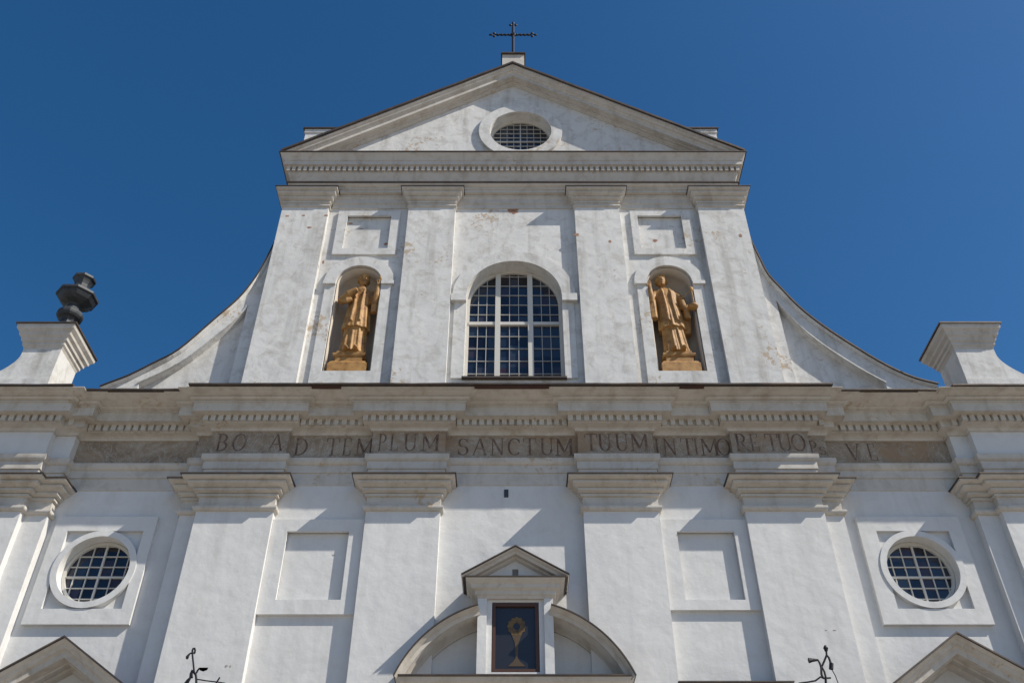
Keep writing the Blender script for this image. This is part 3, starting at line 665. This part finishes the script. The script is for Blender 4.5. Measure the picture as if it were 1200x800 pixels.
def glyph(bm, ch, cx, z0, w, h, y):
    def seg(p, q, t):
        a = Vector((cx + (p[0] - .5) * w, z0 + p[1] * h)); b = Vector((cx + (q[0] - .5) * w, z0 + q[1] * h)); d = (b - a)
        if d.length < 1e-6: return
        d.normalize(); n = Vector((-d.y, d.x)) * t * w / 2; k = next(cnt) * .00006
        bm.faces.new([bm.verts.new((c.x, y - k, c.y)) for c in (a - n, b - n, b + n, a + n)])
    for st in GL[ch]:
        if st[0] == 'arc':
            _, ax, az, rx, rz, a0, a1 = st; n = 14; prev = None
            for i in range(n + 1):
                a = R(a0 + (a1 - a0) * i / n); p = (ax + rx * math.cos(a), az + rz * math.sin(a)); th = .05 + .10 * abs(math.cos(a))
                if prev: seg(prev[0], p, (th + prev[1]) / 2)
                prev = (p, th)
        else: seg(*st)
import itertools
TEXT = [('B', 262, 0), ('O', 280.5, 0), ('A', 324, 0), ('D', 353.5, 1), ('T', 390, 1), ('E', 407.5, 1), ('M', 427, 1), ('P', 449, 0), ('L', 463, 0), ('U', 481, 0), ('M', 504, 0),
        ('S', 543.5, 1), ('A', 562.5, 1), ('N', 583, 1), ('C', 603, 1), ('T', 621, 1), ('U', 641, 1), ('M', 661, 1), ('T', 693, 0), ('U', 709, 0), ('U', 729, 0), ('M', 749, 0),
        ('I', 772.5, 1), ('N', 785, 1), ('T', 806, 1), ('I', 818, 1), ('M', 831, 1), ('O', 848, 1), ('R', 870, 0), ('E', 885, 0), ('T', 905, 0), ('U', 920, 0), ('O', 936, 0), ('P', 954, 2), ('V', 1001, 3), ('E', 1023, 3)]
for ch, px, pl in TEXT:
    bm = bmesh.new(); cnt = itertools.count(); Y = (YP, YM, YM, YB)[pl]; y = Y - .008; zc = 10.60
    wd = .34 if ch == 'M' else .20 if ch in 'EILP' else .27
    glyph(bm, ch, hx(px, (520, 524, 524, 531)[pl], Y), zc - .19, wd, .40 * (.85 if pl == 2 else 1), y)
    obj('letter', bm, M['letter'], frieze, normals=False)
bm = bmesh.new(); cnt = itertools.count(); glyph(bm, 'S', hx(964, 526, YM), 10.42, .15, .19, YM - .008)
obj('letter', bm, M['letter'], frieze, normals=False)

# ------------------------------------------------------------------ cross on the peak
cr = empty('rooftop_cross', (.02, 16.3, EYE + 24.82), 'dark wrought iron cross with trefoil tips standing on the gable peak', 'cross')
bm = bmesh.new(); x, y = .02, 16.3; zt = 27.0; za = 26.3
lathe(bm, x, y, [(.13, 24.82), (.13, 24.88), (.06, 24.92), (.05, 25.0)], 12)
tube(bm, [(x, y, 24.9), (x, y, zt - .15)], .042); tube(bm, [(x - .58, y, za), (x + .58, y, za)], .026)
for i in range(-4, 5):
    if i: ball(bm, (x + i * .12, y, za), .045, seg=8)
ball(bm, (x, y, za), .10, 1, .5, 1, 12)
for (tx, tz, dx, dz) in ((x - .6, za, -1, 0), (x + .6, za, 1, 0), (x, zt - .14, 0, 1)):
    ball(bm, (tx + dx * .10, y, tz + dz * .12), .045, 1 + .6 * abs(dx), .6, 1 + .6 * abs(dz), 10)
    for s in (-1, 1): ball(bm, (tx + dz * s * .085, y, tz + dx * s * .085), .05, 1, .6, 1, 10)
for s in (-1, 1): tube(bm, [(x, y, 25.05), (x + s * .08, y, 25.1), (x + s * .12, y, 25.2), (x + s * .07, y, 25.22)], .022)
obj('cross_body', bm, M['iron'], cr)
sub = bmesh.new(); tube(sub, [(x, y, 26.3), (x, y - .06, 26.3)], .05); obj('rosette', sub, M['iron'], cr)

# ------------------------------------------------------------------ zinc urn on the left pedestal
ux, uy = -10.50, 16.53
urn = empty('rooftop_urn', (ux, uy, EYE + 13.9), 'grey faceted metal urn standing on the left corner pedestal', 'urn')
def oct_part(name, prof, par, n=8): bm = bmesh.new(); lathe(bm, ux, uy, prof, n, R(22.5)); return obj(name, bm, M['zinc'], par)
oct_part('base', [(.30, 13.9), (.30, 13.97), (.22, 14.04), (.17, 14.2), (.16, 14.42), (.19, 14.50), (.21, 14.52)], urn)
oct_part('knop', [(.20, 14.52), (.26, 14.55), (.295, 14.60), (.305, 14.65), (.295, 14.70), (.26, 14.75), (.20, 14.79), (.17, 14.82), (.15, 14.88), (.15, 14.94), (.18, 14.97)], urn, 12)
oct_part('bowl', [(.17, 14.97), (.22, 14.99), (.31, 15.03), (.385, 15.09), (.435, 15.16), (.445, 15.20), (.485, 15.21), (.49, 15.23), (.49, 15.27), (.47, 15.285), (.45, 15.29), (.36, 15.335), (.27, 15.40), (.22, 15.47), (.20, 15.52)], urn)
oct_part('lid', [(.20, 15.52), (.17, 15.56), (.175, 15.62), (.20, 15.70), (.235, 15.77), (.27, 15.79), (.275, 15.80), (.275, 15.85), (.24, 15.87), (.19, 15.92), (.10, 15.95)], urn)

# ------------------------------------------------------------------ picture in its frame
pic = empty('framed_picture', (cx, 15.6, EYE + 5.82), 'dark framed picture of a golden monstrance inside the small temple-shaped niche', 'picture')
bm = bmesh.new(); plate(bm, rect(cx - .40, cx + .40, 5.812, 7.03), [rect(cx - .345, cx + .345, 5.86, 6.97)], 15.55, 15.64); obj('picture_frame', bm, M['dark_wood'], pic)
cv = obj('canvas', B(cx - .35, cx + .35, 15.60, 15.63, 5.85, 6.98), M['canvas'], pic)
bm = bmesh.new(); mxx, mz = cx + .02, 6.62; n = 48
outl = [(mxx + .155 * (1 + .07 * math.cos(12 * 2 * math.pi * i / n)) * math.cos(2 * math.pi * i / n), mz + .165 * (1 + .07 * math.cos(12 * 2 * math.pi * i / n)) * math.sin(2 * math.pi * i / n)) for i in range(n)]
plate(bm, outl, [circ(mxx, mz, .06, 20)], 15.592, 15.602)
obj('monstrance', bm, M['canvas_gold'], cv)
bm = bmesh.new()
plate(bm, [(mxx - .035, mz - .19), (mxx - .02, 6.06), (mxx + .02, 6.06), (mxx + .035, mz - .19)], [], 15.593, 15.602)
plate(bm, [(mxx - .10, mz - .11), (mxx - .03, mz - .30), (mxx + .03, mz - .30), (mxx + .10, mz - .11)], [], 15.594, 15.6021)
plate(bm, [(mxx - .15, 5.92), (mxx + .15, 5.92), (mxx + .06, 6.0), (mxx, 6.09), (mxx - .06, 6.0)], [], 15.5935, 15.602)
obj('monstrance_foot', bm, mat('dim_golden_paint', (.085, .055, .028), .5), cv)

# ------------------------------------------------------------------ gilded statues
def folds(bm, rows, n=72, cx=0, cy=0):
    """draped body: rows = (z, rx, ry, dx, dy, fold depth, number of folds, phase)"""
    rings = []
    for z, rx, ry, dx, dy, fd, nf, ph in rows:
        ring = []
        for i in range(n):
            a = 2 * math.pi * i / n
            k = 1 + fd * (math.sin(nf * a + ph) * .7 + .5 * math.sin((nf * 2 + 1) * a + ph * 2.3)) 
            ring.append(bm.verts.new((cx + dx + rx * k * math.cos(a), cy + dy + ry * k * math.sin(a), z)))
        rings.append(ring)
    for a, b in zip(rings, rings[1:]):
        for i in range(n): bm.faces.new((a[i], a[(i + 1) % n], b[(i + 1) % n], b[i]))
    bm.faces.new(list(reversed(rings[0]))); bm.faces.new(rings[-1])
def head(bm, c, tilt=0, turn=0, tonsure=True):
    h = bmesh.new()
    ball(h, (0, 0, 0), .105, .86, 1, 1.18, 24); ball(h, (0, -.02, -.065), .075, .85, 1, .9, 16)      # skull, jaw
    ball(h, (0, -.108, -.012), .018, .8, 1.2, 1.7, 10); ball(h, (0, -.100, -.028), .02, 1, 1, .7, 10)  # nose
    for s in (-1, 1):
        ball(h, (s * .036, -.084, .018), .016, 1.2, .9, .7, 10); ball(h, (s * .038, -.088, .042), .02, 1.4, .7, .4, 10); ball(h, (s * .09, .0, -.005), .024, .5, 1, 1.4, 10)
    ball(h, (0, -.092, -.063), .02, 1.4, .7, .4, 10); ball(h, (0, -.080, -.105), .022, 1.1, .9, .8, 10)
    for k in range(26):                                                                       # hair curls
        a = R(-10 + 200 * k / 25); ball(h, (.096 * math.cos(a), .03 + .075 * math.sin(a) , .035 + .03 * math.sin(k * 2.1)), .03, 1, 1, 1, 8)
        ball(h, (.075 * math.cos(a), .01 + .085 * math.sin(a), .085 + .012 * math.sin(k * 1.7)), .028, 1, 1, .8, 8)
    for k in range(7): ball(h, (-.06 + .02 * k, -.065 - .012 * math.sin(math.pi * k / 6), .092), .024, 1, 1, .8, 8)
    mt = Matrix.Translation(c) @ Matrix.Rotation(turn, 4, 'Z') @ Matrix.Rotation(tilt, 4, 'X')
    me = bpy.data.meshes.new('tmp'); h.transform(mt); h.to_mesh(me); h.free(); bm.from_mesh(me); bpy.data.meshes.remove(me)
def hand(bm, wrist, d, palm_n, curl=.6, s=1.0):
    """palm, four fingers and a thumb leaving its side"""
    w = Vector(wrist); d = Vector(d).normalized(); n = Vector(palm_n); n = (n - d * n.dot(d)).normalized(); sd = d.cross(n)
    pc = w + d * .045 * s
    g = bmesh.ops.create_uvsphere(bm, u_segments=12, v_segments=8, radius=1); Mx = Matrix((sd, n, d)).transposed()
    for v in g['verts']: v.co = pc + Mx @ Vector((v.co.x * .042 * s, v.co.y * .018 * s, v.co.z * .052 * s))
    for k, (o, L) in enumerate(((-.030, .068), (-.010, .078), (.010, .074), (.029, .058))):
        b = w + d * .085 * s + sd * o * s; p = [b]; dd = d.copy()
        for j in range(3):
            dd = (dd + n * curl * .55).normalized(); p.append(p[-1] + dd * L * s / 3)
        tube(bm, p, [.0105 * s, .010 * s, .009 * s, .007 * s], 6)
    b = w + d * .03 * s - sd * .03 * s; tube(bm, [b, b - sd * .025 * s + d * .025 * s + n * .01, b - sd * .03 * s + d * .05 * s + n * .03 * s], [.013 * s, .011 * s, .008 * s], 6)
def finish_statue(parent, bm, sc_, origin, name='figure', voxel=.008):
    me_off = Vector(origin)
    bmesh.ops.scale(bm, verts=bm.verts, vec=(sc_ * .95, sc_ * .95, sc_))
    bmesh.ops.recalc_face_normals(bm, faces=bm.faces)
    me = bpy.data.meshes.new(name); bm.to_mesh(me); bm.free(); me.materials.append(M['gold'])
    tmp = bpy.data.objects.new('tmp', me); C.objects.link(tmp)
    md = tmp.modifiers.new('r', 'REMESH'); md.mode = 'VOXEL'; md.voxel_size = voxel * sc_; md.use_smooth_shade = True
    sm = tmp.modifiers.new('s', 'SMOOTH'); sm.factor = .4; sm.iterations = 2
    dg = bpy.context.evaluated_depsgraph_get(); dg.update()
    new = bpy.data.meshes.new_from_object(tmp.evaluated_get(dg)); bpy.data.objects.remove(tmp); bpy.data.meshes.remove(me)
    new.name = name
    for p in new.polygons: p.use_smooth = True
    if not new.materials: new.materials.append(M['gold'])
    o = bpy.data.objects.new(name, new); C.objects.link(o); o.parent = parent; o.location = me_off - WORLD[parent]; WORLD[o] = me_off; return o
def statue_pedestal(parent, cx, yb, z0):
    bm = bmesh.new()
    rows = [(.44, .00), (.44, .20), (.42, .205), (.40, .24), (.34, .27), (.31, .28), (.31, .38), (.35, .39), (.37, .42), (.37, .45)]
    prev = None
    for hwid, z in rows:
        z *= 1.28; d = hwid * .56
        cur = [bm.verts.new(v) for v in ((cx - hwid, yb - d, z0 + z), (cx + hwid, yb - d, z0 + z), (cx + hwid, yb + d, z0 + z), (cx - hwid, yb + d, z0 + z))]
        if prev:
            for i in range(4): bm.faces.new((prev[i], prev[(i + 1) % 4], cur[(i + 1) % 4], cur[i]))
        else: bm.faces.new(list(reversed(cur)))
        prev = cur
    bm.faces.new(prev); box(bm, cx - .29, cx + .29, yb - .19, yb + .19, z0 + .575, z0 + .64)
    return obj('pedestal', bm, M['stone_gold'], parent)
def robe(bm, lean=0.0, seed=0):
    # cassock to the feet, surplice over it, shoulders
    L = lambda z: lean * (z / 1.5)
    folds(bm, [(z, rx, ry, L(z) + dx, dy, fd, 11, .4 + seed + z) for z, rx, ry, dx, dy, fd in
               ((0, .24, .17, 0, 0, .10), (.08, .225, .165, 0, 0, .10), (.3, .205, .155, 0, 0, .10), (.55, .19, .145, 0, -.01, .08), (.62, .15, .12, 0, 0, .04))])
    folds(bm, [(z, rx, ry, L(z) + dx, dy, fd, 9, 1.1 + seed + z * .6) for z, rx, ry, dx, dy, fd in
               ((.51, .245, .19, 0, -.01, .085), (.55, .243, .187, 0, -.01, .08), (.72, .228, .175, 0, -.01, .07), (.9, .215, .165, 0, -.01, .055), (1.05, .205, .155, 0, 0, .045), (1.2, .215, .15, 0, 0, .03),
                (1.32, .225, .14, 0, 0, .02), (1.40, .205, .12, 0, 0, .01), (1.45, .13, .095, 0, 0, 0), (1.48, .075, .075, 0, 0, 0))])
    tube(bm, [(L(1.45), 0, 1.43), (L(1.6), -.01, 1.58)], [.062, .055], 14)
    for s in (-1, 1):
        ball(bm, (L(1.36) + s * .175, 0, 1.36), .085, 1, .95, 1, 14)
        ball(bm, (L(0) + s * .085, -.17, .03), .05, .9, 1.8, .7, 12)      # shoes
    # stole ends hanging down the front
    for s in (-1, 1):
        tube(bm, [(L(1.42) + s * .07, -.09, 1.44), (L(1.3) + s * .075, -.16, 1.3), (L(1) + s * .065, -.175, 1.0), (L(.6) + s * .08, -.20, .62)], [.02, .022, .022, .024], 8)
SC = 1.38
fz = nz0 + .645
# left statue: forearm across the chest, other hand raised
sx, sy = -3.70, 16.60
st1 = empty('saint_statue', (sx, sy, EYE + nz0), 'gilded saint statue, forearm folded across its chest, in the niche left of the arched window', 'statue', 'gilded saints in the niches')
statue_pedestal(st1, -3.73, sy + .02, nz0 + .005)
bm = bmesh.new(); robe(bm, .03, 0)
head(bm, (.045, -.035, 1.665), R(4), R(28))
tube(bm, [(-.18, 0, 1.37), (-.285, -.07, 1.20), (-.30, -.12, 1.12)], [.085, .085, .075], 12)             # sleeve down to the elbow
tube(bm, [(-.30, -.12, 1.12), (-.16, -.23, 1.19), (-.01, -.255, 1.27)], [.075, .07, .055], 12)             # forearm across
tube(bm, [(-.27, -.14, 1.10), (-.17, -.21, 1.06), (-.10, -.20, 1.10)], [.05, .06, .04], 10)              # hanging cuff
hand(bm, (-.01, -.25, 1.27), (.9, -.1, .35), (0, 1, .2), .3)
tube(bm, [(.20, 0, 1.36), (.28, -.03, 1.18), (.31, -.08, 1.08)], [.085, .08, .075], 12)
tube(bm, [(.31, -.08, 1.08), (.335, -.15, 1.22), (.345, -.18, 1.40)], [.075, .06, .042], 12)
folds(bm, [(z, .06, .05, .31, -.10, .12, 5, z) for z in (.86, .95, 1.05, 1.15)], 24)
hand(bm, (.345, -.18, 1.40), (-.05, 0, 1), (-1, .1, 0), .55)
finish_statue(st1, bm, SC, (sx, sy, EYE + fz))
bm = bmesh.new(); hxx, hyy, hzz = sx + .335 * SC, sy - .18 * SC, fz + 1.49 * SC
tube(bm, [(hxx - .01, hyy, hzz - .18), (hxx + .02, hyy, hzz + .16)], .018, 8); ball(bm, (hxx + .02, hyy, hzz + .18), .045, 1, .7, 1.3, 10); tube(bm, [(hxx - .06, hyy, hzz + .08), (hxx + .09, hyy, hzz + .08)], .016, 8)
obj('crucifix', bm, M['gold'], st1)
# right statue: one hand lifted at the shoulder, the other holding a book with a rod
sx2 = 3.80
st2 = empty('saint_statue', (sx2, sy, EYE + nz0), 'gilded saint statue holding a rod and bowl, in the niche right of the arched window', 'statue', 'gilded saints in the niches')
statue_pedestal(st2, 3.80, sy + .02, nz0 + .005)
bm = bmesh.new(); robe(bm, -.085, 2)
head(bm, (-.115, -.03, 1.655), R(0), R(-4))
tube(bm, [(-.25, 0, 1.37), (-.345, -.05, 1.22), (-.36, -.10, 1.10)], [.08, .075, .07], 12)
tube(bm, [(-.36, -.10, 1.10), (-.375, -.17, 1.24), (-.38, -.19, 1.38)], [.07, .055, .04], 12)
folds(bm, [(z, .07, .06, -.35, -.10, .12, 5, z) for z in (.72, .85, 1.0, 1.15)], 24)
hand(bm, (-.38, -.19, 1.38), (.02, -.05, 1), (0, -1, 0), .12)
tube(bm, [(.10, 0, 1.36), (.20, -.04, 1.20), (.22, -.06, 1.02)], [.085, .08, .075], 12)
tube(bm, [(.22, -.06, 1.02), (.26, -.12, .92), (.30, -.16, .90)], [.07, .055, .04], 12)
folds(bm, [(z, .055, .05, .25, -.11, .12, 5, z) for z in (.72, .85, 1.0)], 24)
tube(bm, [(.20, .02, 1.34), (.24, .06, 1.0), (.25, .05, .7), (.23, .03, .45)], [.05, .09, .09, .07], 10)    # cloak fall on that side
hand(bm, (.29, -.16, .90), (1, -.1, .1), (0, 0, 1), .5)
finish_statue(st2, bm, SC, (sx2, sy, EYE + fz))
X = lambda a: sx2 + a * SC
Yy = sy - .22 * SC; Z = lambda a: fz + a * SC
bm = bmesh.new(); tube(bm, [(X(.36), Yy, Z(.90)), (X(.355), Yy, Z(1.1)), (X(.35), Yy, Z(1.28))], .014, 8); ball(bm, (X(.35), Yy, Z(1.31)), .05, 1, .8, 1.5, 12)
tube(bm, [(X(.15), Yy + .1, Z(1.15)), (X(.35), Yy, Z(1.27))], .010, 8); obj('rod', bm, M['gold'], st2)
bm = bmesh.new(); lathe(bm, X(.33), Yy, [(.03, Z(.84)), (.08, Z(.85)), (.12, Z(.88)), (.13, Z(.91)), (.11, Z(.915)), (.03, Z(.90))], 16); obj('bowl', bm, M['gold'], st2, smooth=True)

# ------------------------------------------------------------------ wrought iron brackets low on the outer pilasters
def pxyz(px, py, Y): return (hx(px, py, Y), Y, hz(py, Y))
Yb = 15.25
br = empty('iron_bracket', (hx(226, 800, Yb), 15.5, EYE + hz(800, Yb) - .3), 'black wrought iron bracket with upright stem and leaf, on the left outer pilaster', 'bracket', 'wrought iron brackets on the outer pilasters')
bm = bmesh.new(); Q = lambda a, b, Y=Yb: pxyz(210 + a / 16, 750 + b / 16, Y)
tube(bm, [Q(245, 240), Q(262, 400), Q(275, 540), Q(285, 610)], .016)
tube(bm, [Q(250, 240), Q(245, 190), Q(262, 150), Q(290, 145), Q(298, 180), Q(292, 225), Q(268, 245)], .017)
tube(bm, [Q(250, 245), Q(215, 235), Q(180, 265), Q(150, 310), Q(145, 345)], [.013, .013, .018, .028, .018])
tube(bm, [Q(285, 610), Q(310, 640), Q(320, 720), Q(320, 860)], .02); tube(bm, [Q(275, 600), Q(240, 560), Q(215, 620), Q(205, 700), Q(150, 750), Q(90, 830)], .02)
tube(bm, [Q(230, 600), Q(238, 700)], .02); tube(bm, [Q(200, 715), Q(170, 770), Q(150, 830)], .018)
tube(bm, [Q(300, 720), Q(500, 752), Q(700, 775), Q(860, 800)], .010); tube(bm, [Q(760, 690), Q(690, 800)], .014)
tube(bm, [Q(320, 850), (hx(230, 803, Yb), YP, hz(815, YP))], .018)
obj('scrollwork', bm, M['iron'], br)
bm = bmesh.new(); tube(bm, [Q(320, 610), Q(345, 560), Q(375, 525)], .016); L = [Q(360, 510), Q(400, 505), Q(470, 505), Q(545, 505), Q(525, 550), Q(450, 580), Q(390, 560)]
bm.faces.new([bm.verts.new(p) for p in L]); g = bmesh.ops.solidify(bm, geom=[bm.faces[-1]] if False else list(bm.faces)[-1:], thickness=.02); obj('leaf', bm, M['iron'], br)
br2 = empty('iron_bracket', (hx(962, 800, Yb), 15.5, EYE + hz(800, Yb) - .3), 'black wrought iron bracket with crossed curling stems, on the right outer pilaster', 'bracket', 'wrought iron brackets on the outer pilasters')
bm = bmesh.new(); Q = lambda a, b, Y=Yb: pxyz(930 + a / 13.33, 740 + b / 13.33, Y)
tube(bm, [Q(497, 210), Q(500, 250), Q(508, 300)], [.02, .042, .024]); tube(bm, [Q(510, 290), Q(515, 360), Q(480, 450), Q(440, 540), Q(480, 620), Q(505, 720)], .017)
tube(bm, [Q(515, 360), Q(550, 400), Q(575, 470), Q(590, 540)], [.016, .018, .02, .03]); tube(bm, [Q(590, 490), Q(585, 580)], .036); tube(bm, [Q(600, 590), Q(650, 680), Q(700, 810)], .008)
tube(bm, [Q(235, 445), Q(290, 440), Q(380, 438), Q(410, 490), Q(430, 560), Q(435, 660), Q(460, 715)], [.045, .03, .018, .017, .017, .02, .02])
tube(bm, [Q(580, 715), Q(470, 725), Q(420, 700), Q(340, 760), Q(230, 780), Q(80, 800)], .014)
tube(bm, [Q(500, 700), Q(505, 860)], .02); tube(bm, [Q(505, 850), (hx(966, 803, Yb), YP, hz(815, YP))], .018)
obj('scrollwork', bm, M['iron'], br2)
obj('wall_plate', B(hx(962, 805, YP) - .12, hx(962, 805, YP) + .12, YP - .03, YP, hz(825, YP), hz(805, YP)), M['iron'], br2)
obj('wall_plate', B(hx(230, 805, YP) - .12, hx(230, 805, YP) + .12, YP - .03, YP, hz(825, YP), hz(805, YP)), M['iron'], br)
# sheet-metal shelf crossing the bottom right
obj('ledge', B(hx(795, 797, 15.6), hx(931, 797, 15.6), 15.6, YM, hz(797, 15.6) - .02, hz(797, 15.6)), M['flash'], church)
